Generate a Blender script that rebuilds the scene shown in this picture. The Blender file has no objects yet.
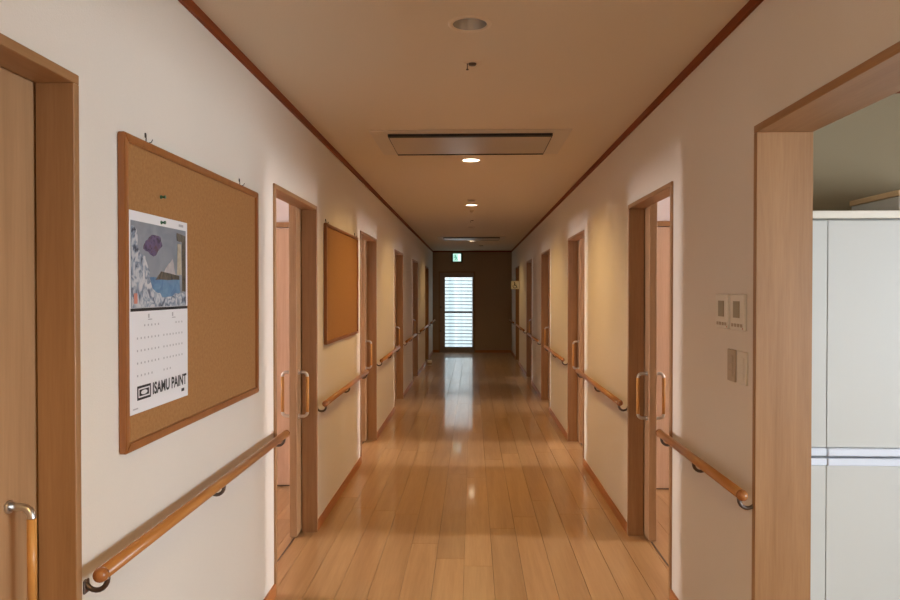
import bpy, bmesh, math, random
from mathutils import Vector, Matrix

# ------------------------------------------------------------------ camera, world, exposure
sc = bpy.context.scene
C = sc.collection
random.seed(7)

cam_d = bpy.data.cameras.new('camera')
cam_d.sensor_fit = 'HORIZONTAL'; cam_d.sensor_width = 36.0; cam_d.lens = 28.0
cam_d.clip_start = 0.02
cam = bpy.data.objects.new('camera', cam_d); C.objects.link(cam)
cam.location = (0, 0, 1.5)
cam.rotation_euler = (math.radians(90 - 0.695), 0, math.radians(1.825))
sc.camera = cam

world = bpy.data.worlds.new('overcast_sky'); sc.world = world
world.use_nodes = True
bg = world.node_tree.nodes['Background']
bg.inputs['Color'].default_value = (0.90, 0.96, 1.0, 1)
bg.inputs['Strength'].default_value = 3.0

sc.view_settings.view_transform = 'Standard'
sc.view_settings.look = 'None'
sc.view_settings.gamma = 1.0
sc.view_settings.use_curve_mapping = False
sc.view_settings.exposure = 0.0

DAY = (0.82, 0.92, 1.0)          # daylight through frosted panes
ROOM_DAY = (1.0, 0.95, 0.96)     # daylight through curtained room windows
LAMP = (1.0, 0.655, 0.24)
P_OFFICE, P_FILL, P_ROOM, P_LAMP = 22.0, 5.0, 400.0, 100.0

# ------------------------------------------------------------------ dimensions (metres)
XL, XR = -0.975, 0.965           # corridor wall planes
H = 2.5
Y0, Y1 = -3.0, 17.2              # corridor ends
WT = 0.085                       # wall thickness at the doors
DOORS = [(3.40, 4.34), (6.06, 7.05), (8.74, 9.76), (11.38, 12.40), (14.45, 15.48)]
DOOR_H = 2.03
A_L = (0.73, 1.695)               # door next to the cork board
A_R = (0.45, 2.41)               # wide opening to the office
A_R_DEEP = 0.165
A_R_H = 2.06

# ------------------------------------------------------------------ materials
def new_mat(name):
    m = bpy.data.materials.new(name); m.use_nodes = True
    nt = m.node_tree
    return m, nt, nt.nodes['Principled BSDF']

def plain(name, col, rough=0.5, metal=0.0, spec=0.5, bump=0.0, bscale=200.0, mottling=0.0):
    m, nt, b = new_mat(name)
    b.inputs['Base Color'].default_value = (*col, 1)
    b.inputs['Roughness'].default_value = rough
    b.inputs['Metallic'].default_value = metal
    b.inputs['Specular IOR Level'].default_value = spec
    tc = nt.nodes.new('ShaderNodeTexCoord')
    nz = nt.nodes.new('ShaderNodeTexNoise'); nz.inputs['Scale'].default_value = bscale
    nt.links.new(tc.outputs['Object'], nz.inputs['Vector'])
    if mottling > 0:
        mx = nt.nodes.new('ShaderNodeMix'); mx.data_type = 'RGBA'
        mx.inputs['A'].default_value = (*[c * (1 - mottling) for c in col], 1)
        mx.inputs['B'].default_value = (*[min(1, c * (1 + mottling)) for c in col], 1)
        nt.links.new(nz.outputs['Fac'], mx.inputs['Factor'])
        nt.links.new(mx.outputs['Result'], b.inputs['Base Color'])
    if bump > 0:
        bp = nt.nodes.new('ShaderNodeBump'); bp.inputs['Strength'].default_value = bump
        bp.inputs['Distance'].default_value = 0.002
        nt.links.new(nz.outputs['Fac'], bp.inputs['Height'])
        nt.links.new(bp.outputs['Normal'], b.inputs['Normal'])
    return m

def wood(name, dark, light, axis='Z', rough=0.4, scale=14.0, coat=0.0, vary=0.0, spec=0.5):
    m, nt, b = new_mat(name)
    tc = nt.nodes.new('ShaderNodeTexCoord')
    mp = nt.nodes.new('ShaderNodeMapping')
    s = [scale, scale, scale]; s['XYZ'.index(axis)] = scale * 0.05
    mp.inputs['Scale'].default_value = s
    oi = nt.nodes.new('ShaderNodeObjectInfo')
    add = nt.nodes.new('ShaderNodeVectorMath'); add.operation = 'ADD'
    mul = nt.nodes.new('ShaderNodeVectorMath'); mul.operation = 'SCALE'
    cmb = nt.nodes.new('ShaderNodeCombineXYZ')
    for i in range(3): nt.links.new(oi.outputs['Random'], cmb.inputs[i])
    nt.links.new(cmb.outputs[0], mul.inputs[0]); mul.inputs['Scale'].default_value = 37.0
    nt.links.new(tc.outputs['Object'], add.inputs[0]); nt.links.new(mul.outputs[0], add.inputs[1])
    nt.links.new(add.outputs[0], mp.inputs['Vector'])
    n1 = nt.nodes.new('ShaderNodeTexNoise'); n1.inputs['Scale'].default_value = 1.0
    n1.inputs['Detail'].default_value = 6.0; n1.inputs['Roughness'].default_value = 0.65
    n1.inputs['Distortion'].default_value = 0.6
    nt.links.new(mp.outputs[0], n1.inputs['Vector'])
    n2 = nt.nodes.new('ShaderNodeTexNoise'); n2.inputs['Scale'].default_value = 9.0
    n2.inputs['Detail'].default_value = 3.0
    nt.links.new(mp.outputs[0], n2.inputs['Vector'])
    sm = nt.nodes.new('ShaderNodeMath'); sm.operation = 'MULTIPLY_ADD'
    nt.links.new(n2.outputs['Fac'], sm.inputs[0]); sm.inputs[1].default_value = 0.35
    nt.links.new(n1.outputs['Fac'], sm.inputs[2])
    rp = nt.nodes.new('ShaderNodeValToRGB')
    rp.color_ramp.elements[0].position = 0.42; rp.color_ramp.elements[0].color = (*dark, 1)
    rp.color_ramp.elements[1].position = 0.95; rp.color_ramp.elements[1].color = (*light, 1)
    nt.links.new(sm.outputs[0], rp.inputs['Fac'])
    out = rp.outputs['Color']
    if vary > 0:
        hsv = nt.nodes.new('ShaderNodeHueSaturation')
        mr = nt.nodes.new('ShaderNodeMapRange')
        mr.inputs['To Min'].default_value = 1 - vary; mr.inputs['To Max'].default_value = 1 + vary
        nt.links.new(oi.outputs['Random'], mr.inputs['Value'])
        nt.links.new(mr.outputs['Result'], hsv.inputs['Value'])
        nt.links.new(out, hsv.inputs['Color']); out = hsv.outputs['Color']
    nt.links.new(out, b.inputs['Base Color'])
    b.inputs['Roughness'].default_value = rough
    b.inputs['Specular IOR Level'].default_value = spec
    if coat > 0:
        b.inputs['Coat Weight'].default_value = coat
        b.inputs['Coat Roughness'].default_value = 0.07
    bp = nt.nodes.new('ShaderNodeBump'); bp.inputs['Strength'].default_value = 0.08
    bp.inputs['Distance'].default_value = 0.001
    nt.links.new(n2.outputs['Fac'], bp.inputs['Height'])
    nt.links.new(bp.outputs['Normal'], b.inputs['Normal'])
    return m

def emit(name, col, strength):
    m = bpy.data.materials.new(name); m.use_nodes = True
    nt = m.node_tree; nt.nodes.clear()
    e = nt.nodes.new('ShaderNodeEmission'); e.inputs['Color'].default_value = (*col, 1)
    e.inputs['Strength'].default_value = strength
    o = nt.nodes.new('ShaderNodeOutputMaterial')
    nt.links.new(e.outputs[0], o.inputs['Surface'])
    return m

M = {}
M['wall'] = plain('wall_vinyl', (0.72, 0.66, 0.585), 0.75, spec=0.2, bump=0.35, bscale=260, mottling=0.02)
M['ceiling'] = plain('ceiling_vinyl', (0.70, 0.61, 0.485), 0.8, spec=0.15, bump=0.3, bscale=200, mottling=0.02)
M['office_wall'] = plain('shade_toned_office_vinyl', (0.26, 0.205, 0.13), 0.8, spec=0.15, bump=0.3, bscale=260)  # shade above the cabinet is put into this darker colour
M['end_wall'] = plain('shade_toned_end_wall_vinyl', (0.40, 0.29, 0.20), 0.8, spec=0.15, bump=0.3, bscale=260)  # darker than the corridor walls: dimness of the far end painted in
M['frame'] = wood('door_frame_oak', (0.27, 0.132, 0.052), (0.39, 0.212, 0.094), 'Z', 0.42, 22)
M['frame_h'] = wood('door_head_oak', (0.27, 0.132, 0.052), (0.39, 0.212, 0.094), 'Y', 0.42, 22)
M['leaf'] = wood('door_leaf_oak', (0.345, 0.19, 0.09), (0.47, 0.28, 0.145), 'Z', 0.45, 18)
M['rail'] = wood('handrail_wood', (0.37, 0.14, 0.033), (0.51, 0.225, 0.06), 'Y', 0.28, 40)
M['grip'] = wood('handle_grip_wood', (0.50, 0.23, 0.06), (0.66, 0.34, 0.10), 'Z', 0.3, 60)
M['knob'] = wood('handrail_end_wood', (0.28, 0.10, 0.03), (0.40, 0.16, 0.05), 'Y', 0.25, 40)
M['trim'] = wood('ceiling_trim_wood', (0.17, 0.036, 0.008), (0.26, 0.060, 0.014), 'Y', 0.6, 30, spec=0.2)
M['base'] = wood('baseboard_wood', (0.34, 0.11, 0.03), (0.46, 0.17, 0.05), 'Y', 0.35, 30)
M['plank'] = wood('floor_plank_wood', (0.345, 0.185, 0.076), (0.51, 0.312, 0.148), 'Y', 0.33, 11, coat=0.7, vary=0.09)
M['under'] = wood('subfloor_wood', (0.22, 0.12, 0.05), (0.30, 0.17, 0.08), 'Y', 0.6, 11)
M['cork_frame'] = wood('cork_frame_wood', (0.25, 0.085, 0.023), (0.36, 0.14, 0.04), 'Z', 0.35, 30)
M['bracket'] = plain('bracket_bronze', (0.13, 0.10, 0.085), 0.35, 0.85, mottling=0.1)
M['steel'] = plain('satin_steel', (0.62, 0.60, 0.58), 0.28, 0.95, mottling=0.05)
M['track'] = plain('floor_track', (0.10, 0.07, 0.055), 0.5, 0.3, mottling=0.1)
M['white_plastic'] = plain('ivory_plastic', (0.70, 0.66, 0.58), 0.4, mottling=0.02)
M['beige_plastic'] = plain('beige_plastic', (0.42, 0.34, 0.25), 0.45, mottling=0.03)
M['lcd'] = plain('lcd_grey', (0.27, 0.235, 0.15), 0.3, mottling=0.05)
M['ac'] = plain('cassette_panel', (0.60, 0.53, 0.44), 0.45, mottling=0.02)
M['ac_flap'] = plain('cassette_flap', (0.50, 0.43, 0.35), 0.3, mottling=0.02)
M['black'] = plain('black_recess', (0.012, 0.01, 0.01), 0.6, mottling=0.2)
M['reflector'] = plain('downlight_reflector', (0.80, 0.78, 0.75), 0.25, 0.7, mottling=0.03)
M['ring'] = plain('downlight_ring', (0.72, 0.60, 0.47), 0.4, mottling=0.02)
M['cabinet'] = plain('cabinet_paint', (0.52, 0.525, 0.51), 0.45, mottling=0.01)
M['cab_handle'] = plain('cabinet_handle_strip', (0.66, 0.72, 0.84), 0.3, 0.0, mottling=0.02)
M['cab_gap'] = plain('cabinet_gap', (0.12, 0.13, 0.15), 0.6, mottling=0.1)
M['paper'] = plain('calendar_paper', (0.74, 0.73, 0.74), 0.6, mottling=0.015)
M['ink'] = plain('black_ink', (0.012, 0.012, 0.014), 0.6, mottling=0.1)
M['grey_ink'] = plain('grey_ink', (0.42, 0.41, 0.42), 0.6, mottling=0.1)
M['pale_ink'] = plain('pale_ink', (0.60, 0.60, 0.63), 0.6, mottling=0.1)
M['red_ink'] = plain('red_ink', (0.55, 0.22, 0.16), 0.6, mottling=0.1)
M['green_pin'] = plain('green_pin', (0.02, 0.10, 0.05), 0.3, mottling=0.1)
M['hook'] = plain('dark_wire', (0.09, 0.08, 0.07), 0.4, 0.7, mottling=0.1)
M['alu'] = plain('bronze_aluminium', (0.26, 0.22, 0.20), 0.4, 0.6, mottling=0.05)
M['alu_dark'] = plain('dark_aluminium', (0.10, 0.10, 0.105), 0.45, 0.5, mottling=0.05)
M['back_frame'] = wood('back_door_frame', (0.22, 0.12, 0.06), (0.30, 0.17, 0.09), 'Z', 0.45, 22)
M['sign_body'] = plain('sign_housing', (0.03, 0.04, 0.035), 0.5, mottling=0.1)
M['sign_face'] = emit('exit_sign_face', (0.55, 0.95, 0.80), 1.0)
M['sign_white'] = emit('exit_sign_white', (0.85, 1.0, 0.95), 1.25)
M['sign_green'] = emit('exit_sign_green', (0.08, 0.55, 0.35), 0.8)
M['plate'] = plain('sign_plate', (0.78, 0.74, 0.64), 0.4, mottling=0.02)
M['lamp_on'] = emit('downlight_lamp', (1.0, 0.86, 0.66), 14.0)
M['lamp_off'] = plain('unlit_lamp_glass', (0.55, 0.53, 0.51), 0.15, mottling=0.02)
M['pane_office'] = emit('daylight_frosted_office', DAY, P_OFFICE)
M['pane_fill'] = emit('fill_frosted_behind', (1.0, 0.91, 0.78), P_FILL)
M['win_frame'] = plain('window_aluminium', (0.6, 0.6, 0.6), 0.4, 0.3, mottling=0.03)
M['box_grey'] = plain('grey_carton', (0.42, 0.39, 0.34), 0.7, mottling=0.05)
M['box_lid'] = wood('pale_wood_lid', (0.50, 0.33, 0.17), (0.62, 0.44, 0.25), 'Y', 0.5, 25)
M['concrete'] = plain('outside_concrete', (0.45, 0.45, 0.44), 0.9, mottling=0.1)
M['closet'] = wood('closet_veneer', (0.50, 0.315, 0.205), (0.63, 0.43, 0.30), 'Z', 0.5, 18)
M['pink_wall'] = plain('room_wall_vinyl', (0.74, 0.66, 0.65), 0.8, spec=0.2, mottling=0.02)
M['tub'] = plain('cream_tub', (0.62, 0.52, 0.38), 0.5, mottling=0.05)
M['tub_lid'] = plain('brown_tub_band', (0.30, 0.2, 0.12), 0.5, mottling=0.05)

def frosted():
    m = bpy.data.materials.new('frosted_louvre_glass'); m.use_nodes = True
    nt = m.node_tree; nt.nodes.clear()
    t = nt.nodes.new('ShaderNodeBsdfTranslucent'); t.inputs['Color'].default_value = (0.80, 0.86, 0.88, 1)
    g = nt.nodes.new('ShaderNodeBsdfGlossy'); g.inputs['Roughness'].default_value = 0.2
    x = nt.nodes.new('ShaderNodeMixShader'); x.inputs[0].default_value = 0.06
    nz = nt.nodes.new('ShaderNodeTexNoise'); nz.inputs['Scale'].default_value = 3.0
    tc = nt.nodes.new('ShaderNodeTexCoord'); nt.links.new(tc.outputs['Object'], nz.inputs['Vector'])
    rp = nt.nodes.new('ShaderNodeValToRGB')
    rp.color_ramp.elements[0].position = 0.35; rp.color_ramp.elements[0].color = (0.62, 0.70, 0.72, 1)
    rp.color_ramp.elements[1].position = 0.6; rp.color_ramp.elements[1].color = (0.88, 0.92, 0.93, 1)
    nt.links.new(nz.outputs['Fac'], rp.inputs['Fac']); nt.links.new(rp.outputs[0], t.inputs['Color'])
    o = nt.nodes.new('ShaderNodeOutputMaterial')
    nt.links.new(t.outputs[0], x.inputs[1]); nt.links.new(g.outputs[0], x.inputs[2])
    nt.links.new(x.outputs[0], o.inputs['Surface'])
    return m
M['louvre'] = frosted()

def cork():
    m, nt, b = new_mat('cork')
    tc = nt.nodes.new('ShaderNodeTexCoord')
    n = nt.nodes.new('ShaderNodeTexNoise'); n.inputs['Scale'].default_value = 420; n.inputs['Detail'].default_value = 4
    v = nt.nodes.new('ShaderNodeTexNoise'); v.inputs['Scale'].default_value = 90
    nt.links.new(tc.outputs['Object'], n.inputs['Vector']); nt.links.new(tc.outputs['Object'], v.inputs['Vector'])
    a = nt.nodes.new('ShaderNodeMath'); a.operation = 'ADD'
    nt.links.new(n.outputs['Fac'], a.inputs[0]); nt.links.new(v.outputs['Fac'], a.inputs[1])
    rp = nt.nodes.new('ShaderNodeValToRGB')
    rp.color_ramp.elements[0].position = 0.30; rp.color_ramp.elements[0].color = (0.29, 0.135, 0.048, 1)
    rp.color_ramp.elements[1].position = 0.72; rp.color_ramp.elements[1].color = (0.42, 0.215, 0.08, 1)
    hf = nt.nodes.new('ShaderNodeMath'); hf.operation = 'MULTIPLY'; hf.inputs[1].default_value = 0.5
    nt.links.new(a.outputs[0], hf.inputs[0]); nt.links.new(hf.outputs[0], rp.inputs['Fac'])
    nt.links.new(rp.outputs[0], b.inputs['Base Color'])
    b.inputs['Roughness'].default_value = 0.8; b.inputs['Specular IOR Level'].default_value = 0.2
    bp = nt.nodes.new('ShaderNodeBump'); bp.inputs['Strength'].default_value = 0.4; bp.inputs['Distance'].default_value = 0.001
    nt.links.new(n.outputs['Fac'], bp.inputs['Height']); nt.links.new(bp.outputs['Normal'], b.inputs['Normal'])
    return m
M['cork'] = cork()

def noise_print(name, cols, scale, detail=4.0, distort=1.5):
    """flat print: patches of a few colours with an irregular outline"""
    m, nt, b = new_mat(name)
    tc = nt.nodes.new('ShaderNodeTexCoord')
    n = nt.nodes.new('ShaderNodeTexNoise'); n.inputs['Scale'].default_value = scale
    n.inputs['Detail'].default_value = detail; n.inputs['Distortion'].default_value = distort
    nt.links.new(tc.outputs['Object'], n.inputs['Vector'])
    rp = nt.nodes.new('ShaderNodeValToRGB'); cr = rp.color_ramp
    while len(cr.elements) < len(cols): cr.elements.new(0.5)
    for i, c in enumerate(cols):
        cr.elements[i].position = 0.33 + 0.34 * i / max(1, len(cols) - 1); cr.elements[i].color = (*c, 1)
    nt.links.new(n.outputs['Fac'], rp.inputs['Fac']); nt.links.new(rp.outputs[0], b.inputs['Base Color'])
    b.inputs['Roughness'].default_value = 0.5
    return m
M['print_sky'] = noise_print('print_sky', [(0.19, 0.22, 0.26), (0.26, 0.28, 0.31)], 8)
M['print_foam'] = noise_print('print_foam', [(0.05, 0.06, 0.09), (0.22, 0.27, 0.34), (0.46, 0.48, 0.51), (0.52, 0.52, 0.53)], 30)
M['print_water'] = noise_print('print_water', [(0.07, 0.16, 0.30), (0.13, 0.26, 0.40)], 20)
M['print_land'] = noise_print('print_land', [(0.05, 0.05, 0.05), (0.14, 0.12, 0.09)], 30)
M['print_tower'] = noise_print('print_tower', [(0.36, 0.31, 0.23), (0.46, 0.41, 0.31)], 30)
M['print_violet'] = noise_print('print_violet', [(0.05, 0.04, 0.07), (0.12, 0.09, 0.19), (0.10, 0.06, 0.08)], 40)
M['print_hill'] = noise_print('print_hill', [(0.34, 0.31, 0.33), (0.44, 0.42, 0.42)], 12)

# ------------------------------------------------------------------ mesh helpers
def add_box(bm, x0, x1, y0, y1, z0, z1, bevel=0.0, segs=1):
    vs = [bm.verts.new((x, y, z)) for x in (x0, x1) for y in (y0, y1) for z in (z0, z1)]
    idx = [(0, 1, 3, 2), (4, 6, 7, 5), (0, 4, 5, 1), (2, 3, 7, 6), (0, 2, 6, 4), (1, 5, 7, 3)]
    fs = [bm.faces.new([vs[i] for i in f]) for f in idx]
    if bevel > 0:
        es = list({e for f in fs for e in f.edges})
        bmesh.ops.bevel(bm, geom=es, offset=bevel, segments=segs, affect='EDGES', profile=0.5)

def add_tube(bm, pts, r, n=12, caps=True):
    pts = [Vector(p) for p in pts]; rings = []
    up = Vector((0.013, 0.021, 1))
    for i, p in enumerate(pts):
        t = (pts[min(i + 1, len(pts) - 1)] - pts[max(i - 1, 0)]).normalized()
        a = t.cross(up)
        if a.length < 0.05: a = t.cross(Vector((1, 0.1, 0)))
        a.normalize(); b = t.cross(a).normalized()
        if rings:
            a = (pa - t * pa.dot(t)).normalized(); b = t.cross(a).normalized()
        pa = a
        rr = r[i] if isinstance(r, (list, tuple)) else r
        rings.append([bm.verts.new(p + (a * math.cos(2 * math.pi * k / n) + b * math.sin(2 * math.pi * k / n)) * rr) for k in range(n)])
    for q, s in zip(rings, rings[1:]):
        for k in range(n):
            f = bm.faces.new((q[k], q[(k + 1) % n], s[(k + 1) % n], s[k])); f.smooth = True
    if caps:
        bm.faces.new(rings[0][::-1]); bm.faces.new(rings[-1])

def add_lathe(bm, prof, n=32, centre=(0, 0, 0), smooth=True):
    cx, cy, cz = centre; rings = []
    for r, z in prof:
        if r < 1e-6: rings.append([bm.verts.new((cx, cy, cz + z))])
        else: rings.append([bm.verts.new((cx + r * math.cos(2 * math.pi * k / n), cy + r * math.sin(2 * math.pi * k / n), cz + z)) for k in range(n)])
    for q, s in zip(rings, rings[1:]):
        for k in range(n):
            k2 = (k + 1) % n
            if len(q) == 1 and len(s) == 1: continue
            if len(q) == 1: f = bm.faces.new((q[0], s[k2], s[k]))
            elif len(s) == 1: f = bm.faces.new((q[k], q[k2], s[0]))
            else: f = bm.faces.new((q[k], q[k2], s[k2], s[k]))
            f.smooth = smooth

def add_prism(bm, pts, d0, d1, axis):
    """closed outline in the two other axes, extruded along axis"""
    def P(a, b, d):
        return {'X': (d, a, b), 'Y': (a, d, b), 'Z': (a, b, d)}[axis]
    q = [bm.verts.new(P(a, b, d0)) for a, b in pts]; s = [bm.verts.new(P(a, b, d1)) for a, b in pts]
    n = len(pts)
    caps = [bm.faces.new(q), bm.faces.new(s[::-1])]
    for k in range(n): bm.faces.new((q[k], q[(k + 1) % n], s[(k + 1) % n], s[k]))

def mesh_of(name, build):
    bm = bmesh.new(); build(bm)
    bmesh.ops.recalc_face_normals(bm, faces=bm.faces)
    me = bpy.data.meshes.new(name); bm.to_mesh(me); bm.free()
    return me

CACHE = {}
def obj(name, build, mat, parent=None, loc=(0, 0, 0), key=None, rotz=0.0):
    """one mesh object; alike pieces share mesh data through key"""
    if key is not None and key in CACHE: me = CACHE[key]
    else:
        me = mesh_of(name, build); me.materials.append(M[mat])
        if key is not None: CACHE[key] = me
    o = bpy.data.objects.new(name, me); C.objects.link(o)
    o.location = loc
    if rotz: o.rotation_euler.z = rotz
    if parent is not None: o.parent = parent
    return o

def bx(*a, **k): return lambda bm: add_box(bm, *a, **k)

def tag(o, label=None, cat=None, group=None, kind=None):
    if label: o['label'] = label
    if cat: o['category'] = cat
    if group: o['group'] = group
    if kind: o['kind'] = kind
    return o

def thing(name, label, cat, loc=(0, 0, 0), group=None, rotz=0.0):
    o = bpy.data.objects.new(name, None); C.objects.link(o)
    o.empty_display_size = 0.1; o.location = loc; o.rotation_euler.z = rotz
    return tag(o, label, cat, group)

def struct(name, build, mat, label=None):
    o = obj(name, build, mat); tag(o, label, kind='structure'); return o

def struct_empty(name, label, loc=(0, 0, 0)):
    o = bpy.data.objects.new(name, None); C.objects.link(o); o.location = loc
    return tag(o, label, kind='structure')

# ------------------------------------------------------------------ floor: planks with real joints
floor = struct('floor', bx(-7.6, 7.6, Y0 - 0.1, Y1 + 0.1, -0.06, -0.0125), 'under',
               'glossy brown wood plank floor running the length of the corridor')
PW, PL = 0.157, 1.82
def plank_mesh(bm):
    add_box(bm, 0.0008, PW - 0.0008, 0.0008, PL - 0.0008, -0.0125, 0.0)
    top = [e for e in bm.edges if all(abs(v.co.z) < 1e-6 for v in e.verts)]
    bmesh.ops.bevel(bm, geom=top, offset=0.0009, segments=1, affect='EDGES')
def lay_row(x, ya, yb, off):
    y = ya - off
    while y < yb:
        a, b = max(y, ya), min(y + PL, yb)
        if b - a > 0.03:
            o = obj('plank', plank_mesh, 'plank', floor, (x, a, 0), key='plank')
            o.scale.y = (b - a) / PL
        y += PL
random.seed(11)
for r in range(-1, 13):
    xx = -0.045 + PW * (r - 6)
    off = 0.47 if r == 6 else random.choice([0.15, 0.45, 0.75, 1.05, 1.35, 1.65]) + random.uniform(-0.1, 0.1)
    lay_row(xx, Y0, Y1, off)
xlo = -0.045 + PW * (-7); xhi = -0.045 + PW * 7
for k in range(5):
    lay_row(xlo - PW * (k + 1), 2.8, 5.34, random.uniform(0, 1.8))
    lay_row(xhi + PW * k, 3.14, 5.34, random.uniform(0, 1.8))

# ------------------------------------------------------------------ walls
def wall_side(bm, s, xw, holes, thick):
    """corridor wall with door openings; s is the outward direction"""
    xs = sorted((xw, xw + s * thick))
    y = Y0
    if s < 0:
        a, b, c, d = FILL_WIN
        add_box(bm, xs[0], xs[1], y, a, 0, H); add_box(bm, xs[0], xs[1], a, b, 0, c); add_box(bm, xs[0], xs[1], a, b, d, H); y = b
    for (a, b, h) in holes:
        add_box(bm, xs[0], xs[1], y, a, 0, H)
        add_box(bm, xs[0], xs[1], a, b, h, H)
        y = b
    add_box(bm, xs[0], xs[1], y, Y1, 0, H)
FILL_WIN = (-2.6, -0.6, 0.7, 2.0)  # added window, out of view behind the camera, brightens the near end
holesL = [(A_L[0], A_L[1], DOOR_H)] + [(a, b, DOOR_H) for a, b in DOORS]
holesR = [(A_R[0], A_R[1], A_R_H)] + [(a, b, DOOR_H) for a, b in DOORS]
wall_left = struct('wall_left', lambda bm: wall_side(bm, -1, XL, holesL, WT), 'wall', 'cream wall carrying the two cork boards')
def wr(bm):
    wall_side(bm, 1, XR, holesR, WT)
    # the thicker stretch beside the office
    add_box(bm, XR + WT, XR + A_R_DEEP, Y0, A_R[0], 0, H)
    add_box(bm, XR + WT, XR + A_R_DEEP, A_R[0], A_R[1], A_R_H, H)
    add_box(bm, XR + WT, XR + A_R_DEEP, A_R[1], 3.02, 0, H)
wall_right = struct('wall_right', wr, 'wall', 'cream wall with the switches and the wide office opening')
BD = (-0.825, 0.07, 1.99)      # back door hole
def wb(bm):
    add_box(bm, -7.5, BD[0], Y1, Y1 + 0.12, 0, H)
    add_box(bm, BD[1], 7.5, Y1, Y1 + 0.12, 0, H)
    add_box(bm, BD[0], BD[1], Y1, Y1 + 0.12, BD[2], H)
struct('wall_back', wb, 'end_wall', 'end wall around the louvred door, its dimness put into the colour')

def wall_with_window(bm, axis, p, t, u0, u1, z0, z1, wins):
    """solid wall with rectangular window holes along u"""
    def B(a, b, c, d):
        if axis == 'X': add_box(bm, min(p, p + t), max(p, p + t), a, b, c, d)
        else: add_box(bm, a, b, min(p, p + t), max(p, p + t), c, d)
    u = u0
    for (a, b, c, d) in wins:
        B(u, a, z0, z1); B(a, b, z0, c); B(a, b, d, z1); u = b
    B(u, u1, z0, z1)

RX = 5.8                                   # outer walls of the side rooms
room_wins = [((a + b) / 2 - 0.215, (a + b) / 2 + 0.105, 1.35, 2.3) for a, b in DOORS[:4]]
struct('wall_outer_left', lambda bm: wall_with_window(bm, 'X', XL - RX + 0.975, -0.1, Y0, Y1, 0, H, room_wins), 'pink_wall')
struct('wall_outer_right', lambda bm: wall_with_window(bm, 'X', RX, 0.1, 3.02, Y1, 0, H, room_wins), 'pink_wall')
OFF_WIN = (-2.4, 1.2, 0.55, 1.8)
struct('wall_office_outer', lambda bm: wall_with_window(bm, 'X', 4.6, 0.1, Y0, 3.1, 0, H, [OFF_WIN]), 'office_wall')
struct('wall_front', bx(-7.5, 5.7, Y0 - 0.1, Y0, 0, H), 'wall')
struct('wall_office_back', bx(XR + A_R_DEEP, 7.4, 3.02, 3.12, 0, H), 'office_wall', 'wall above the white cabinet, shade put into its colour')
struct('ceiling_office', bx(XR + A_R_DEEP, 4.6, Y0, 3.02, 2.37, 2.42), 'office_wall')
struct('trim_office', bx(XR + A_R_DEEP, 4.6, 3.005, 3.02, 2.335, 2.37), 'trim')
def partitions(side):
    def f(bm):
        x0, x1 = (XL - RX + 0.975, XL - WT) if side < 0 else (XR + WT, RX)
        ys = [5.36, 8.04, 10.72, 13.4, 16.1] if side > 0 else [2.72, 5.36, 8.04, 10.72, 13.4, 16.1]
        for y in ys: add_box(bm, x0, x1, y, y + 0.1, 0, H)
    return f
struct('wall_partition_left', partitions(-1), 'pink_wall')
struct('wall_partition_right', partitions(1), 'pink_wall')

# ceiling with round holes for the downlights
LIGHTS = [(-0.10, True), (2.63, False), (5.34, True), (8.11, True), (10.85, False), (13.85, True)]  # the first is an added, unseen lamp that fills the near end
LXC = -0.01
R_HOLE = 0.067
def ceiling_mesh(bm):
    hs = 0.25
    def quad(x0, x1, y0, y1):
        bm.faces.new([bm.verts.new(p) for p in ((x0, y0, H), (x1, y0, H), (x1, y1, H), (x0, y1, H))])
    y = Y0
    for ly, _ in LIGHTS:
        quad(XL - 0.2, XR + 0.3, y, ly - hs)
        quad(XL - 0.2, LXC - hs, ly - hs, ly + hs); quad(LXC + hs, XR + 0.3, ly - hs, ly + hs)
        n = 32; ci, sq = [], []
        for k in range(n):
            a = 2 * math.pi * k / n; c, s = math.cos(a), math.sin(a); m = max(abs(c), abs(s))
            ci.append(bm.verts.new((LXC + c * R_HOLE, ly + s * R_HOLE, H)))
            sq.append(bm.verts.new((LXC + c / m * hs, ly + s / m * hs, H)))
        for k in range(n): bm.faces.new((ci[k], ci[(k + 1) % n], sq[(k + 1) % n], sq[k]))
        y = ly + hs
    quad(XL - 0.2, XR + 0.3, y, Y1 + 0.1)
    bmesh.ops.remove_doubles(bm, verts=bm.verts, dist=1e-5)
    add_box(bm, -7.6, 7.6, Y0 - 0.1, Y1 + 0.15, H + 0.14, H + 0.2)
    for s in (-1, 1):
        x0, x1 = sorted((s * 1.05, s * 7.6)); add_box(bm, x0, x1, Y0 - 0.1, Y1 + 0.15, H, H + 0.14)
struct('ceiling', ceiling_mesh, 'ceiling', 'plain beige corridor ceiling')

# crown trim and baseboards
struct('trim_1', bx(XL, XL + 0.014, Y0, Y1, H - 0.036, H), 'trim', 'dark red-brown ceiling trim above the cork boards')
struct('trim_2', bx(XR - 0.014, XR, Y0, Y1, H - 0.036, H), 'trim', 'dark red-brown ceiling trim above the office opening')
struct('trim_3', bx(XL + 0.014, XR - 0.014, Y1 - 0.014, Y1, H - 0.036, H), 'trim', 'dark ceiling trim over the end wall')
def base_run(s, xw, holes):
    def f(bm):
        xs = sorted((xw, xw - s * 0.010)); y = Y0
        for a, b, h in holes:
            add_box(bm, xs[0], xs[1], y, a, 0, 0.062, bevel=0.002); y = b
        add_box(bm, xs[0], xs[1], y, Y1, 0, 0.062, bevel=0.002)
    return f
struct('baseboard_left', base_run(-1, XL, holesL), 'base', 'orange-brown wooden baseboard below the cork boards')
struct('baseboard_right', base_run(1, XR, holesR), 'base', 'orange-brown wooden baseboard below the switches')
def bb(bm):
    add_box(bm, XL + 0.012, BD[0], Y1 - 0.01, Y1, 0, 0.062); add_box(bm, BD[1], XR - 0.012, Y1 - 0.01, Y1, 0, 0.062)
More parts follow.
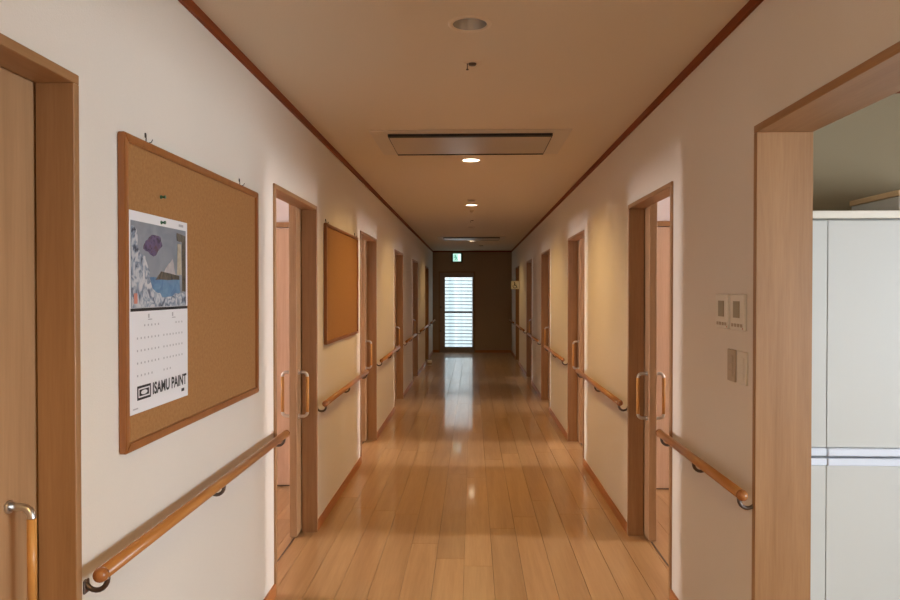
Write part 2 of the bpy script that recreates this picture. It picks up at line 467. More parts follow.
struct('baseboard_back', bb, 'base', 'baseboard of the dim end wall')

# ------------------------------------------------------------------ windows of the side rooms, plus an added fill window
wn = 0
def window(axis, p, a, b, c, d, matkey, label):
    """aluminium frame with a frosted daylit pane, in the plane axis = p"""
    global wn; wn += 1
    root = struct_empty('window_%d' % wn, label)
    def W(bm, u0, u1, z0, z1, h):
        if axis == 'X': add_box(bm, p - h, p + h, u0, u1, z0, z1)
        else: add_box(bm, u0, u1, p - h, p + h, z0, z1)
    def fr(bm):
        W(bm, a, a + 0.05, c, d, 0.03); W(bm, b - 0.05, b, c, d, 0.03)
        W(bm, a + 0.05, b - 0.05, c, c + 0.05, 0.03); W(bm, a + 0.05, b - 0.05, d - 0.05, d, 0.03)
    obj('window_frame', fr, 'win_frame', root)
    obj('pane', lambda bm: W(bm, a + 0.05, b - 0.05, c + 0.05, d - 0.05, 0.004), matkey, root)
# strength of the daylight per room: (left, right), nearest door first
ROOM_GAIN = [(0.8, 1.0), (0.9, 0.9), (0.5, 0.5), (0.32, 0.32)]
for i, (a, b, c, d) in enumerate(room_wins):
    for s, xw in ((-1, -RX - 0.05), (1, RX + 0.05)):
        g = ROOM_GAIN[i][0 if s < 0 else 1]
        key = 'pane_room_%d_%d' % (i, s)
        M[key] = emit('daylight_curtained_%d_%s' % (i, 'l' if s < 0 else 'r'), ROOM_DAY, P_ROOM * g)
        window('X', xw, a, b, c, d, key, 'bright window of a bedroom off the corridor')
window('X', 4.65, *OFF_WIN, 'pane_office', 'wide bright office window')
window('X', XL - 0.05, *FILL_WIN, 'pane_fill', 'added unseen fill window behind the camera, before the closed oak door')

# ------------------------------------------------------------------ sliding doors
dn = 0
def handle_parts(leaf, s, xf, y, z0, z1, inner=False):
    """D-shaped handle: wooden grip between two satin steel elbows; xf = leaf face, s = towards which side the leaf's outside lies"""
    d = -s if not inner else s                    # direction of projection
    pr = 0.055
    def grip(bm): add_tube(bm, [(xf + d * pr, y, z0 + 0.026), (xf + d * pr, y, z1 - 0.026)], 0.0105, 14)
    obj('handle_grip', grip, 'grip', leaf)
    for zc, q in ((z0, 1), (z1, -1)):
        def elbow(bm, zc=zc, q=q):
            pts = [(xf, y, zc), (xf + d * 0.03, y, zc)]
            for k in range(1, 7):
                a = math.pi / 2 * k / 6
                pts.append((xf + d * (0.030 + 0.025 * math.sin(a)), y, zc + q * 0.025 * (1 - math.cos(a))))
            pts.append((xf + d * pr, y, zc + q * 0.03))
            add_tube(bm, pts, 0.0095, 12)
            x0, x1 = sorted((xf, xf + d * 0.006))
            add_tube(bm, [(xf, y, zc), (xf + d * 0.006, y, zc)], 0.015, 14)
        obj('handle_bracket', elbow, 'steel', leaf)

def sliding_door(s, y0, y1, opened, label, lead='near', show_inner=True):
    global dn; dn += 1
    root = struct_empty('door_%d' % dn, label)
    xw = XL if s < 0 else XR
    xi = xw - s * 0.010; xo = xw + s * WT
    X = sorted((xi, xo)); fw = 0.024
    obj('jamb', bx(X[0], X[1], y0, y0 + fw, 0, DOOR_H - fw, bevel=0.0015), 'frame', root)
    obj('jamb', bx(X[0], X[1], y1 - fw, y1, 0, DOOR_H - fw, bevel=0.0015), 'frame', root)
    obj('head', bx(X[0], X[1], y0, y1, DOOR_H - fw, DOOR_H, bevel=0.0015), 'frame_h', root)
    lf0, lf1 = xo + s * 0.006, xo + s * 0.050     # leaf faces
    L = sorted((lf0, lf1)); w = y1 - y0 + 0.02
    if opened: ly0 = y1 - fw - 0.11; ly1 = ly0 + w
    else: ly0, ly1 = y0 - 0.01, y1 + 0.01
    leaf = obj('leaf', bx(L[0], L[1], ly0, ly1, 0.008, DOOR_H + 0.01, bevel=0.002), 'leaf', root)
    hy = ly0 + 0.05 if lead == 'near' else ly1 - 0.135
    if not opened and lead == 'near': hy = y0 + 0.09
    handle_parts(leaf, s, lf0, hy, 0.735, 1.005)
    if show_inner: handle_parts(leaf, s, lf1, hy, 0.735, 1.005, inner=True)
    T = sorted((xo + s * 0.018, xo + s * 0.026))
    obj('track', bx(T[0], T[1], y0 + 0.01, (ly0 if opened else y1), 0.0, 0.0025), 'track', root)
    K = sorted((xo + s * 0.002, xo + s * 0.06))
    obj('hanging_rail', bx(K[0], K[1], y0, y1 + 0.9 if opened else y1, DOOR_H + 0.012, DOOR_H + 0.06), 'frame_h', root)
    return root

sliding_door(-1, *A_L, False, 'closed oak sliding door beside the large cork board', lead='far', show_inner=False)
namesL = ['open oak sliding door between the two cork boards', 'open sliding door just past the small cork board',
          'third sliding door beyond the large cork board', 'fourth sliding door beyond the large cork board']
namesR = ['open oak sliding door nearest the wall switches', 'second sliding door past the wall switches',
          'third sliding door past the wall switches', 'fourth sliding door past the wall switches']
for (a, b), n in zip(DOORS[:4], namesL): sliding_door(-1, a, b, True, n)
for (a, b), n in zip(DOORS[:4], namesR): sliding_door(1, a, b, True, n)
sliding_door(-1, *DOORS[4], False, 'closed sliding door beside the small tub on the floor', show_inner=False)
sliding_door(1, *DOORS[4], False, 'closed sliding door under the wheelchair sign', show_inner=False)

# wide office opening: deep oak lining
dn += 1
op = struct_empty('door_%d' % dn, 'wide oak lined opening to the office')
X = (XR - 0.012, XR + A_R_DEEP + 0.01)
obj('jamb', bx(X[0], X[1], A_R[0], A_R[0] + 0.026, 0, A_R_H - 0.026, bevel=0.0015), 'frame', op)
obj('jamb', bx(X[0], X[1], A_R[1] - 0.026, A_R[1], 0, A_R_H - 0.026, bevel=0.0015), 'frame', op)
obj('head', bx(X[0], X[1], A_R[0], A_R[1], A_R_H - 0.026, A_R_H, bevel=0.0015), 'frame_h', op)

# closets on the far partition of the two open rooms
for s, lab in ((-1, 'brown wooden closet seen through the open door between the cork boards'),
               (1, 'pale pink wooden closet seen through the open door past the switches')):
    t = thing('closet', lab, 'closet', (s * 1.06, 5.36, 0))
    for k in range(2):
        x0, x1 = sorted((s * (0.06 + k * 0.72), s * (0.06 + k * 0.72 + 0.715)))
        obj('closet_door', bx(x0, x1, -0.03, -0.002, 0.010, 1.985, bevel=0.002), 'closet', t)
    x0, x1 = sorted((s * 0.06, s * 1.5))
    obj('closet_header', bx(x0, x1, -0.045, -0.001, 1.99, 2.03, bevel=0.002), 'frame_h', t)
    obj('closet_plinth', bx(x0, x1, -0.02, -0.001, 0, 0.008), 'track', t)

# ------------------------------------------------------------------ end door with glass louvres
dn += 1
bd = struct_empty('door_%d' % dn, 'bright louvred glass exit door in the end wall')
x0, x1, zt = BD
def bfr(bm):
    add_box(bm, x0, x0 + 0.03, Y1 - 0.02, Y1 + 0.12, 0, zt - 0.03)
    add_box(bm, x1 - 0.03, x1, Y1 - 0.02, Y1 + 0.12, 0, zt - 0.03)
    add_box(bm, x0, x1, Y1 - 0.02, Y1 + 0.12, zt - 0.03, zt)
obj('door_frame', bfr, 'back_frame', bd)
gx0, gx1, gz0, gz1, gm = -0.675, 0.0, 0.125, 1.845, 0.985
yl0, yl1 = Y1 + 0.02, Y1 + 0.065
def sash(bm):
    add_box(bm, x0 + 0.0302, gx0, yl0, yl1, 0.01, zt - 0.0302, bevel=0.003)
    add_box(bm, gx1, x1 - 0.0302, yl0, yl1, 0.01, zt - 0.0302, bevel=0.003)
    add_box(bm, gx0, gx1, yl0, yl1, 0.01, gz0, bevel=0.003)
    add_box(bm, gx0, gx1, yl0, yl1, gz1, zt - 0.0302, bevel=0.003)
leaf = obj('door_leaf', sash, 'alu', bd)
obj('mid_rail', bx(gx0, gx1, yl0, yl1, gm - 0.018, gm + 0.018), 'alu_dark', leaf)
for za, zb in ((gz0, gm - 0.018), (gm + 0.018, gz1)):
    n = 10; pitch = (zb - za) / n
    for k in range(n):
        zc = za + (k + 0.5) * pitch
        def blade(bm):      # tilted frosted blade
            h = pitch * 0.46
            add_prism(bm, [(-0.012, -h), (-0.007, -h), (0.012, h), (0.007, h)], gx0 + 0.001, gx1 - 0.001, 'X')
        b = obj('louvre_blade', blade, 'louvre', leaf, (0, Y1 + 0.045, zc), key='blade%.3f' % za)
        def lip(bm): add_box(bm, gx0 + 0.001, gx1 - 0.001, -0.022, -0.012, -0.009, 0.006)
        obj('louvre_clip', lip, 'alu_dark', leaf, (0, Y1 + 0.045, zc - pitch * 0.5 + 0.006), key='lip')
for zc in (1.115, 0.53):
    def knob(bm): add_tube(bm, [(-0.775, yl0 - 0.035, zc), (-0.775, yl0, zc)], 0.024, 14)
    obj('lock_knob', knob, 'alu_dark', leaf)
obj('threshold', bx(x0 + 0.03, x1 - 0.03, Y1 - 0.015, Y1 + 0.12, 0, 0.012), 'alu', bd)
struct('ground', bx(-6, 6, Y1 + 0.12, Y1 + 12, -0.2, -0.1), 'concrete')

# ------------------------------------------------------------------ downlights
def downlight(y, on):
    lab = {-0.10: 'added unseen fill downlight over the wide office opening', 2.63: 'unlit recessed downlight with visible reflector, beside the sprinkler',
           5.34: 'lit recessed downlight just past the large ceiling cassette',
           8.11: 'lit recessed downlight beside the smoke detector, midway down the ceiling',
           10.85: 'small unlit recessed downlight between the sprinkler and the farther cassette',
           13.85: 'lit recessed downlight past the farther ceiling cassette'}[y]
    t = thing('downlight', lab, 'downlight', (LXC, y, H), 'recessed corridor downlights')
    obj('trim_ring', lambda bm: add_lathe(bm, [(0.064, 0.0), (0.064, -0.003), (0.067, -0.005), (0.076, -0.005), (0.081, -0.002), (0.082, 0.0)], 40), 'ring', t, key='dl_ring')
    obj('reflector', lambda bm: add_lathe(bm, [(0.0645, -0.002), (0.063, 0.02), (0.060, 0.045), (0.056, 0.07), (0.050, 0.10), (0.0, 0.102)], 40), 'reflector', t, key='dl_refl')
    if on:
        obj('lamp', lambda bm: add_lathe(bm, [(0.0, 0.004), (0.040, 0.004), (0.061, 0.007), (0.061, 0.014), (0.0, 0.015)], 32), 'lamp_on', t, key='dl_on')
        sp = bpy.data.lights.new('downlight_beam', 'SPOT'); sp.energy = P_LAMP * (0.5 if y > 12 else 1.35 if y < 0 else 0.85 if y > 7 else 1.0); sp.color = LAMP
        sp.spot_size = math.radians(150); sp.spot_blend = 0.75; sp.shadow_soft_size = 0.05
        so = bpy.data.objects.new('downlight_beam', sp); C.objects.link(so); so.parent = t; so.location = (0, 0, -0.004)
    else:
        obj('lamp', lambda bm: add_lathe(bm, [(0.0, 0.045), (0.020, 0.048), (0.030, 0.060), (0.030, 0.09), (0.0, 0.1)], 32), 'lamp_off', t, key='dl_off')
for y, on in LIGHTS: downlight(y, on)

# ------------------------------------------------------------------ ceiling cassettes
def cassette(y0, lab):
    t = thing('air_conditioner', lab, 'air conditioner', (-0.015, y0, H), 'ceiling cassettes')
    obj('surround', bx(-0.63, 0.63, 0, 0.76, -0.007, -0.0005, bevel=0.003), 'ac', t, key='ac_sur')
    obj('slot', bx(-0.515, 0.515, 0.085, 0.126, -0.0225, -0.0072), 'black', t, key='ac_slot')
    def flap(bm):
        add_prism(bm, [(0.127, -0.010), (0.13, -0.022), (0.66, -0.022), (0.69, -0.0105), (0.69, -0.0072), (0.127, -0.0072)], -0.515, 0.515, 'X')
    obj('grille_panel', flap, 'ac_flap', t, key='ac_flap')
    obj('edge_gap', bx(-0.515, 0.515, 0.692, 0.697, -0.0235, -0.0072), 'black', t, key='ac_gap')
    for q in (-1, 1):
        xa, xb = sorted((q * 0.5155, q * 0.5185))
        obj('edge_gap', bx(xa, xb, 0.085, 0.702, -0.0235, -0.0072), 'black', t, key='ac_gs%d' % q)
cassette(4.33, 'large flat ceiling air conditioner cassette between the sprinkler and lit downlight')
cassette(12.75, 'farther ceiling air conditioner cassette before the exit sign')

# sprinklers and detectors
def sprinkler(y, lab):
    t = thing('sprinkler', lab, 'sprinkler', (0, y, H), 'ceiling sprinklers')
    obj('flange', lambda bm: add_lathe(bm, [(0.018, -0.001), (0.020, -0.006), (0.034, -0.005), (0.040, 0.0)], 28), 'ring', t, key='sp_f')
    obj('recess', lambda bm: add_lathe(bm, [(0.0, -0.0125), (0.015, -0.0125), (0.0175, -0.0085), (0.0175, -0.0005), (0.0, -0.0005)], 24), 'track', t, key='sp_r')
    obj('deflector', lambda bm: (add_tube(bm, [(-0.022, -0.004, -0.004), (-0.022, -0.004, -0.034)], 0.0022, 8),
                                 add_lathe(bm, [(0, -0.034), (0.006, -0.034), (0.006, -0.030), (0, -0.029)], 14, (-0.022, -0.004, 0))), 'bracket', t, key='sp_d')
sprinkler(3.07, 'small ceiling sprinkler with hanging pin beside the unlit downlight')
sprinkler(9.8, 'small ceiling sprinkler beyond the smoke detectors')
def detector(x, y, r, lab):
    t = thing('smoke_detector', lab, 'detector', (x, y, H), 'ceiling smoke detectors')
    obj('detector_base', lambda bm: add_lathe(bm, [(0, -0.008), (r, -0.008), (r, -0.0005)], 28), 'ring', t)
    obj('detector_dome', lambda bm: add_lathe(bm, [(0, -0.034), (r * 0.4, -0.034), (r * 0.75, -0.022), (r * 0.8, -0.0085), (0, -0.0085)], 28), 'ac', t)
detector(-0.01, 7.66, 0.05, 'round smoke detector just before the midway lit downlight')
detector(-0.01, 8.6, 0.028, 'small smoke detector just past the midway lit downlight')
detector(0.19, 15.1, 0.05, 'round smoke detector near the end wall')

# ------------------------------------------------------------------ handrails
def handrail(s, y0, y1, lab, nb):
    xw = XL if s < 0 else XR
    xr = xw - s * 0.058; z = 0.80 if s < 0 else 0.815; r = 0.0175
    t = thing('handrail', lab, 'handrail', (xw, y0, 0), 'wooden wall handrails')
    ox, L = xr - xw, y1 - y0
    obj('rail', lambda bm: add_tube(bm, [(ox, 0.018, z), (ox, L * 0.5, z), (ox, L - 0.018, z)], r, 20), 'rail', t)
    for yy, q in ((0.018, -1), (L - 0.018, 1)):
        def knob(bm):
            pts, rs = [], []
            for k in range(6):
                a = math.pi / 2 * k / 5
                pts.append((ox, yy + q * (0.0185 * math.sin(a)), z)); rs.append(max(0.0015, 0.0188 * math.cos(a)))
            pts.insert(0, (ox, yy - q * 0.006, z)); rs.insert(0, 0.0188)
            add_tube(bm, pts, rs, 20)
        obj('end_knob', knob, 'knob', t)
    for k in range(nb):
        yb = 0.05 + (L - 0.10) * k / (nb - 1)
        def br(bm, yb=yb):
            # wall plate with a curved arm that cups the rail from below
            pts = []
            for j in range(11):
                a = math.pi * 1.0 * j / 10
                pts.append((ox * 0.5 + ox * 0.5 * math.cos(a) * 1.0, yb, z - 0.022 - 0.030 * math.sin(a)))
            pts = [(ox, yb, z - 0.014)] + pts
            pts[-1] = (-s * 0.004, yb, z - 0.040)
            add_tube(bm, pts, 0.0066, 10)
            xs = sorted((0.0, -s * 0.006))
            add_box(bm, xs[0], xs[1], yb - 0.012, yb + 0.012, z - 0.060, z - 0.026, bevel=0.002)
        obj('bracket', br, 'bracket', t)
ends = DOORS + [(Y1 - 0.03, None)]
labL = ['long wooden handrail under the large cork board', 'wooden handrail under the small cork board',
        'handrail past the door beyond the small cork board', 'handrail on the third wall stretch past the large cork board',
        'handrail ending at the door beside the floor tub', 'short handrail between the tub door and end wall']
labR = ['wooden handrail running under the wall switches', 'handrail after the first door past the switches',
        'handrail after the second door past the switches', 'handrail after the third door past the switches',
        'handrail ending at the door under the wheelchair sign', 'short handrail between wheelchair sign and end wall']
for s, first, labs in ((-1, A_L[1], labL), (1, A_R[1], labR)):
    starts = [first] + [b for a, b in DOORS]
    for i in range(6):
        a = starts[i] + (-0.02 if i == 0 else -0.03)
        if s > 0 and i == 0: a = starts[i] - 0.055
        b = (DOORS[i][0] + 0.03) if i < 5 else Y1 - 0.05
        handrail(s, a, b, labs[i], 3)

# ------------------------------------------------------------------ cork boards
def cork_board(y0, y1, z0, z1, lab, fw):
    t = thing('cork_board', lab, 'notice board', (XL, y0, z0))
    w, h = y1 - y0, z1 - z0
    obj('cork_panel', bx(0.002, 0.012, fw * 0.6, w - fw * 0.6, fw * 0.6, h - fw * 0.6), 'cork', t)
    def mitre(pts):
        def f(bm): add_prism(bm, pts, 0.001, 0.022, 'X'); bmesh.ops.bevel(bm, geom=list(bm.edges), offset=0.0025, segments=2, affect='EDGES')
        return f
    obj('frame_side', mitre([(0, 0), (fw, fw), (fw, h - fw), (0, h)]), 'cork_frame', t)
    obj('frame_side', mitre([(w, 0), (w, h), (w - fw, h - fw), (w - fw, fw)]), 'cork_frame', t)
    obj('frame_side', mitre([(0, 0), (w, 0), (w - fw, fw), (fw, fw)]), 'cork_frame', t)
    obj('frame_side', mitre([(0, h), (fw, h - fw), (w - fw, h - fw), (w, h)]), 'cork_frame', t)
cork_board(1.895, 3.10, 1.05, 1.94, 'large cork notice board holding the calendar', 0.024)
cork_board(4.56, 5.84, 1.15, 1.95, 'small empty cork notice board between two open doors', 0.02)
def hook(y, z, lab, grp):
    t = thing('wall_hook', lab, 'hook', (XL, y, z), grp)
    obj('hook_wire', lambda bm: add_tube(bm, [(0.002, 0, 0.028), (0.004, 0, 0.025), (0.004, 0, 0.003), (0.012, 0.0, 0.0005), (0.02, 0.0, 0.002), (0.024, 0.0, 0.010)], 0.0014, 8), 'hook', t, key='hook1')
    obj('hook_plate', bx(0.0005, 0.004, -0.003, 0.003, 0.016, 0.03, bevel=0.0008), 'hook', t, key='hook2')
hook(2.06, 1.942, 'small dark wire hook on the large cork board, above the calendar', 'hooks of the large cork board')
hook(2.90, 1.942, 'small dark wire hook on the large cork board, beside the open door', 'hooks of the large cork board')
hook(4.62, 1.952, 'tiny dark hook on the small cork board, at the end toward the large board', 'hooks of the small cork board')
hook(5.76, 1.952, 'tiny dark hook on the small cork board, at the end away from the large board', 'hooks of the small cork board')
def pin(y, z, lab):
    t = thing('push_pin', lab, 'pin', (XL + 0.012, y, z), 'green push pins')
    def f(bm):
        add_tube(bm, [(0.0005, 0, 0), (0.004, 0, 0), (0.005, 0, 0), (0.012, 0, 0), (0.013, 0, 0), (0.016, 0, 0)], [0.006, 0.006, 0.0035, 0.0035, 0.0055, 0.0055], 10)
    obj('pin_head', f, 'green_pin', t, key='pin1')
    obj('pin_shaft', lambda bm: add_tube(bm, [(-0.006, 0, 0), (0.001, 0, 0)], 0.0007, 6), 'steel', t, key='pin2')
pin(2.137, 1.792, 'green push pin stuck in bare cork above the calendar')
pin(2.135, 1.713, 'green push pin holding the top of the calendar')

# ------------------------------------------------------------------ calendar
CW, CH = 0.402, 0.58
cal = thing('calendar', 'white paper wall calendar with a seascape picture pinned to cork board', 'calendar', (XL + 0.0135, 1.929, 1.15))
obj('page', bx(0, 0.0012, 0, CW, 0, CH), 'paper', cal)
pz0, pz1 = 0.303, 0.552
pic = obj('picture', bx(0.0013, 0.0018, 0.010, 0.389, pz0, pz1), 'print_sky', cal)
def outl(pts): return lambda bm: add_prism(bm, pts, 0.0019, 0.0023, 'X')
def outl2(pts): return lambda bm: add_prism(bm, pts, 0.0024, 0.0027, 'X')
def on_edge(a, b, c, d):
    return (a == c and (a < 0.014 or a > 0.384)) or (b == d and (b < 0.3045 or b > 0.55))
def wob(pts, amp, n=5, seed=1):
    """printed outline with an irregular edge; stretches along the picture border stay straight"""
    rnd = random.Random(seed); out = []
    for (a, b), (c, d) in zip(pts, pts[1:] + pts[:1]):
        out.append((a, b))
        if on_edge(a, b, c, d): continue
        for k in range(1, n):
            t = k / n; out.append((a + (c - a) * t + rnd.uniform(-amp, amp), b + (d - b) * t + rnd.uniform(-amp, amp)))
    return out
obj('picture_hill', outl(wob([(0.20, 0.395), (0.31, 0.395), (0.285, 0.455), (0.245, 0.43)], 0.002, 4, 3)), 'print_hill', pic)
obj('picture_water', outl(wob([(0.09, 0.33), (0.34, 0.335), (0.34, 0.39), (0.10, 0.392)], 0.003, 5, 4)), 'print_water', pic)
obj('picture_foam', outl2(wob([(0.013, 0.304), (0.385, 0.304), (0.385, 0.338), (0.31, 0.345), (0.23, 0.33), (0.14, 0.36), (0.115, 0.42), (0.09, 0.455), (0.055, 0.47), (0.045, 0.53), (0.013, 0.535)], 0.005, 5, 5)), 'print_foam', pic)
obj('picture_land', outl2(wob([(0.16, 0.385), (0.335, 0.388), (0.335, 0.401), (0.20, 0.412)], 0.002, 4, 6)), 'print_land', pic)
obj('picture_tower', outl2([(0.318, 0.404), (0.352, 0.404), (0.350, 0.505), (0.322, 0.505)]), 'print_tower', pic)
obj('picture_rock', outl2(wob([(0.357, 0.35), (0.385, 0.35), (0.385, 0.535), (0.315, 0.54), (0.318, 0.514), (0.356, 0.512)], 0.0015, 4, 8)), 'print_land', pic)
obj('picture_patch', outl2(wob([(0.085, 0.475), (0.15, 0.455), (0.21, 0.49), (0.20, 0.515), (0.14, 0.52), (0.10, 0.50)], 0.004, 4, 9)), 'print_violet', pic)
obj('picture_band', bx(0.0013, 0.002, 0.008, CW - 0.002, 0.293, 0.302), 'ink', cal)
obj('picture_seal', (lambda pts: lambda bm: add_prism(bm, pts, 0.0028, 0.0031, 'X'))([(0.026, 0.315), (0.046, 0.315), (0.046, 0.345), (0.026, 0.345)]), 'red_ink', pic)
def dates(bm):
    rnd = random.Random(2)
    for m in range(2):
        for r in range(5):
            for c in range(7):
                if (r == 0 and c < 2 + m * 2) or (r == 4 and c > 4 - m * 2): continue
                y = 0.045 + m * 0.172 + c * 0.0225; z = 0.248 - r * 0.036
                add_box(bm, 0.0013, 0.0016, y, y + 0.0065, z, z + 0.006)
        y = 0.115 + m * 0.165
        add_box(bm, 0.0013, 0.0016, y, y + 0.009, 0.272, 0.284); add_box(bm, 0.0013, 0.0016, y, y + 0.026, 0.266, 0.269)
dg = obj('date_grid', dates, 'grey_ink', cal); dg['kind'] = 'stuff'
def head_print(bm):
    add_box(bm, 0.0013, 0.0016, 0.335, 0.37, 0.562, 0.570)
obj('header_mark', head_print, 'grey_ink', cal)
def text_mesh(body, height, width, bold=0.0):
    cu = bpy.data.curves.new('lettering', 'FONT'); cu.body = body; cu.size = 1.0; cu.offset = bold
    o = bpy.data.objects.new('tmp_text', cu); C.objects.link(o)
    bpy.context.view_layer.update()
    me = bpy.data.meshes.new_from_object(o.evaluated_get(bpy.context.evaluated_depsgraph_get()))
    bpy.data.objects.remove(o); bpy.data.curves.remove(cu)
    xs = [v.co.x for v in me.vertices]; ys = [v.co.y for v in me.vertices]
    ax, ay = min(xs), min(ys); sx = width / (max(xs) - ax); sy = height / (max(ys) - ay)
    for v in me.vertices:
        a, b = (v.co.x - ax) * sx, (v.co.y - ay) * sy
        v.co = (0, a, b)
    return me
me = text_mesh('ISAMU PAINT', 0.037, 0.247, 0.032); me.materials.append(M['ink'])
lt = bpy.data.objects.new('lettering', me); C.objects.link(lt); lt.parent = cal; lt.location = (0.0017, 0.143, 0.040)
obj('logo_block', bx(0.0013, 0.0016, 0.045, 0.130, 0.036, 0.077), 'ink', cal)
def logo2(bm):
    for (a, b, c, d) in ((0.052, 0.123, 0.066, 0.070), (0.052, 0.123, 0.043, 0.047), (0.052, 0.057, 0.047, 0.066), (0.118, 0.123, 0.047, 0.066)):
        add_box(bm, 0.0017, 0.0019, a, b, c, d)
    add_prism(bm, [(0.0875 + 0.020 * math.cos(a * math.pi / 8), 0.0565 + 0.0065 * math.sin(a * math.pi / 8)) for a in range(16)], 0.0017, 0.0019, 'X')
obj('logo_lines', logo2, 'paper', cal)
obj('small_print', bx(0.0013, 0.0016, 0.35, 0.372, 0.020, 0.030), 'ink', cal)
obj('small_print', bx(0.0013, 0.0016, 0.02, 0.05, 0.012, 0.016), 'grey_ink', cal)

# ------------------------------------------------------------------ switches and controllers
def controller(y, lab):
    t = thing('wall_controller', lab, 'controller', (XR, y, 1.36), 'wall air controllers')
    obj('case', bx(-0.012, -0.0005, 0, 0.132, 0, 0.130, bevel=0.003, segs=2), 'white_plastic', t, key='ctl1')
    obj('screen', bx(-0.0135, -0.0122, 0.038, 0.098, 0.045, 0.105), 'lcd', t, key='ctl2')
    for k in range(4):
        obj('button', bx(-0.0142, -0.0122, 0.012 + k * 0.028, 0.03 + k * 0.028, 0.012, 0.024, bevel=0.0008), 'beige_plastic', t, key='ctl3_%d' % k)
    obj('indicator', lambda bm: add_tube(bm, [(-0.0122, 0.008, 0.008), (-0.0135, 0.008, 0.008)], 0.0028, 8), 'red_ink', t, key='ctl4')
controller(2.645, 'ivory wall controller with screen, the one farther from office opening')
controller(2.49, 'ivory wall controller with screen, the one beside office opening')
def switch(y, z, mat, lab, n=3, s=1):
    xw = XR if s > 0 else XL
    t = thing('light_switch', lab, 'switch', (xw, y, z), 'wall switches')
    a = lambda x0, x1: sorted((-s * x0, -s * x1))
    p = a(0.0005, 0.008); q = a(0.0083, 0.0105)
    obj('plate', bx(p[0], p[1], 0, 0.075, 0, 0.118, bevel=0.002), mat, t)
    hgt = 0.082 / n
    for k in range(n):
        obj('rocker', bx(q[0], q[1], 0.018, 0.057, 0.018 + k * hgt, 0.018 + k * hgt + hgt - 0.003, bevel=0.0008), mat, t)
switch(2.583, 1.168, 'beige_plastic', 'beige light switch plate below the wall controllers')
switch(2.478, 1.168, 'white_plastic', 'white light switch plate below the wall controllers')
switch(14.2, 1.33, 'white_plastic', 'tiny white switch plate near the closed door by the tub', 2, -1)

ot = thing('wall_outlet', 'tiny white socket plate low on the wall by the tub', 'socket', (XL, 14.2, 0.22))
obj('plate', bx(0.0005, 0.007, 0, 0.075, 0, 0.118, bevel=0.002), 'white_plastic', ot)
for k in range(2): obj('socket', bx(0.0073, 0.009, 0.02, 0.055, 0.022 + k * 0.042, 0.054 + k * 0.042, bevel=0.001), 'plate', ot)

# ------------------------------------------------------------------ office: steel cabinet and carton
cab = thing('cabinet', 'tall two-tier white steel storage cabinet in the office', 'cabinet', (1.175, 2.60, 0))
CWD, CD = 0.90, 0.40
obj('plinth', bx(0.01, CWD - 0.01, 0.02, CD, 0, 0.03), 'cab_gap', cab)
for za, zb in ((0.03, 0.893), (0.897, 1.765)):
    up = za > 0.5
    body = obj('carcass', bx(0, CWD, 0.022, CD, za, zb, bevel=0.002), 'cabinet', cab)
    for k in range(2):
        xa = 0.125 + k * 0.385; xb = xa + 0.382
        hb, ht = (za + 0.031, zb - 0.006) if up else (za + 0.006, zb - 0.031)
        if k == 1: xb = CWD - 0.012
        obj('cabinet_door', bx(xa, xb, 0.004, 0.0215, hb, ht, bevel=0.0015), 'cabinet', cab)
    obj('stile', bx(0.006, 0.1225, 0.004, 0.0215, za + 0.006 if not up else za + 0.031, (zb - 0.031) if not up else zb - 0.006, bevel=0.0015), 'cabinet', cab)
    hz = (za + 0.002, za + 0.030) if up else (zb - 0.030, zb - 0.002)
    obj('handle_strip', bx(0.002, 0.122, -0.006, 0.0215, hz[0], hz[1], bevel=0.003), 'cab_handle', cab)
    obj('handle_strip', bx(0.124, CWD - 0.004, -0.010, 0.0215, hz[0], hz[1], bevel=0.003), 'cab_handle', cab)
obj('top', bx(-0.002, CWD + 0.002, -0.002, CD, 1.767, 1.795, bevel=0.002), 'white_plastic', cab)
obj('lock', lambda bm: add_tube(bm, [(0.476, -0.016, 0.92), (0.476, 0.0, 0.92)], 0.011, 14), 'alu_dark', cab)
cart = thing('storage_box', 'shallow grey box with pale wooden rim lying on the cabinet', 'box', (1.56, 2.62, 1.796))
obj('box_body', bx(0.006, 0.46, 0.006, 0.33, 0, 0.055, bevel=0.002), 'box_grey', cart)
obj('box_lid', bx(0, 0.466, 0, 0.336, 0.056, 0.078, bevel=0.003), 'box_lid', cart)

# ------------------------------------------------------------------ exit sign, wheelchair sign, tub
ex = thing('exit_sign', 'small glowing green exit sign above the louvred end door', 'sign', (-0.375, Y1, 2.22))
obj('housing', bx(-0.13, 0.13, -0.05, -0.001, 0, 0.225, bevel=0.004), 'sign_body', ex)
obj('face', bx(-0.098, 0.098, -0.054, -0.0505, 0.016, 0.209), 'sign_face', ex)
def man(bm):
    add_prism(bm, [(-0.045 + 0.016 * math.cos(a * math.pi / 6), 0.165 + 0.016 * math.sin(a * math.pi / 6)) for a in range(12)], -0.056, -0.0545, 'Y')
    for pts in ([(-0.05, 0.145), (-0.025, 0.145), (-0.01, 0.095), (-0.035, 0.09)], [(-0.03, 0.095), (-0.012, 0.10), (-0.045, 0.035), (-0.062, 0.04)],
                [(-0.012, 0.1), (0.015, 0.075), (0.005, 0.035), (-0.008, 0.038), (-0.003, 0.07), (-0.03, 0.09)], [(-0.03, 0.142), (0.005, 0.115), (-0.002, 0.106), (-0.03, 0.124)],
                [(-0.05, 0.145), (-0.078, 0.11), (-0.07, 0.103), (-0.044, 0.125)]):
        add_prism(bm, pts, -0.056, -0.0545, 'Y')
obj('running_figure', man, 'sign_green', ex)
def dr(bm):
    add_box(bm, 0.02, 0.09, -0.0555, -0.0545, 0.03, 0.195)
obj('doorway_shape', dr, 'sign_white', ex)

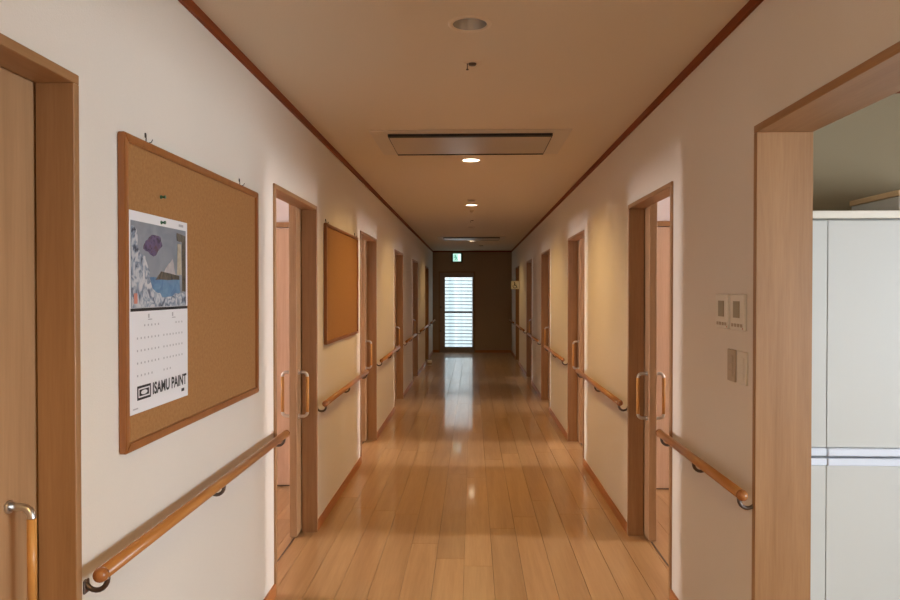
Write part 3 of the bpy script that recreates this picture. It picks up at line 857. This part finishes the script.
ws = thing('wheelchair_sign', 'small white projecting wheelchair sign on the corridor wall', 'sign', (XR, 14.36, 1.55))
obj('sign_plate', bx(-0.172, -0.012, -0.006, 0.006, 0, 0.165, bevel=0.002), 'plate', ws)
obj('sign_bracket', bx(-0.014, -0.0005, -0.012, 0.012, 0.01, 0.155, bevel=0.002), 'steel', ws)
def chair_symbol(bm):
    Y = (-0.0085, -0.0063); cx = -0.092
    add_prism(bm, [(cx - 0.012 + 0.012 * math.cos(a * math.pi / 6), 0.137 + 0.012 * math.sin(a * math.pi / 6)) for a in range(12)], *Y, 'Y')
    for pts in ([(cx - 0.02, 0.122), (cx - 0.004, 0.122), (cx - 0.002, 0.07), (cx - 0.018, 0.07)],
                [(cx - 0.018, 0.082), (cx - 0.018, 0.068), (cx + 0.03, 0.068), (cx + 0.03, 0.08)],
                [(cx + 0.018, 0.07), (cx + 0.031, 0.07), (cx + 0.048, 0.032), (cx + 0.036, 0.027)],
                [(cx - 0.005, 0.107), (cx + 0.022, 0.107), (cx + 0.022, 0.098), (cx - 0.005, 0.098)]):
        add_prism(bm, pts, *Y, 'Y')
    n = 14; ro, ri = 0.042, 0.032
    for k in range(n):
        a0 = math.radians(150 + 200 * k / n); a1 = math.radians(150 + 200 * (k + 1) / n)
        P = lambda r, a: (cx - 0.004 + r * math.cos(a), 0.058 + r * math.sin(a))
        add_prism(bm, [P(ri, a0), P(ro, a0), P(ro, a1), P(ri, a1)], *Y, 'Y')
obj('wheelchair_symbol', chair_symbol, 'ink', ws)

tub = thing('tub', 'small cream tub standing on the floor near the end wall', 'tub', (-0.86, 14.1, 0.0005))
obj('tub_body', lambda bm: add_lathe(bm, [(0, 0), (0.038, 0), (0.042, 0.01), (0.044, 0.085), (0.0, 0.085)], 24), 'tub', tub)
obj('tub_lid', lambda bm: add_lathe(bm, [(0, 0.0855), (0.046, 0.0855), (0.046, 0.105), (0.040, 0.112), (0, 0.112)], 24), 'plate', tub)
obj('tub_band', lambda bm: add_lathe(bm, [(0.0432, 0.03), (0.0452, 0.03), (0.0458, 0.06), (0.0442, 0.06)], 24), 'tub_lid', tub)
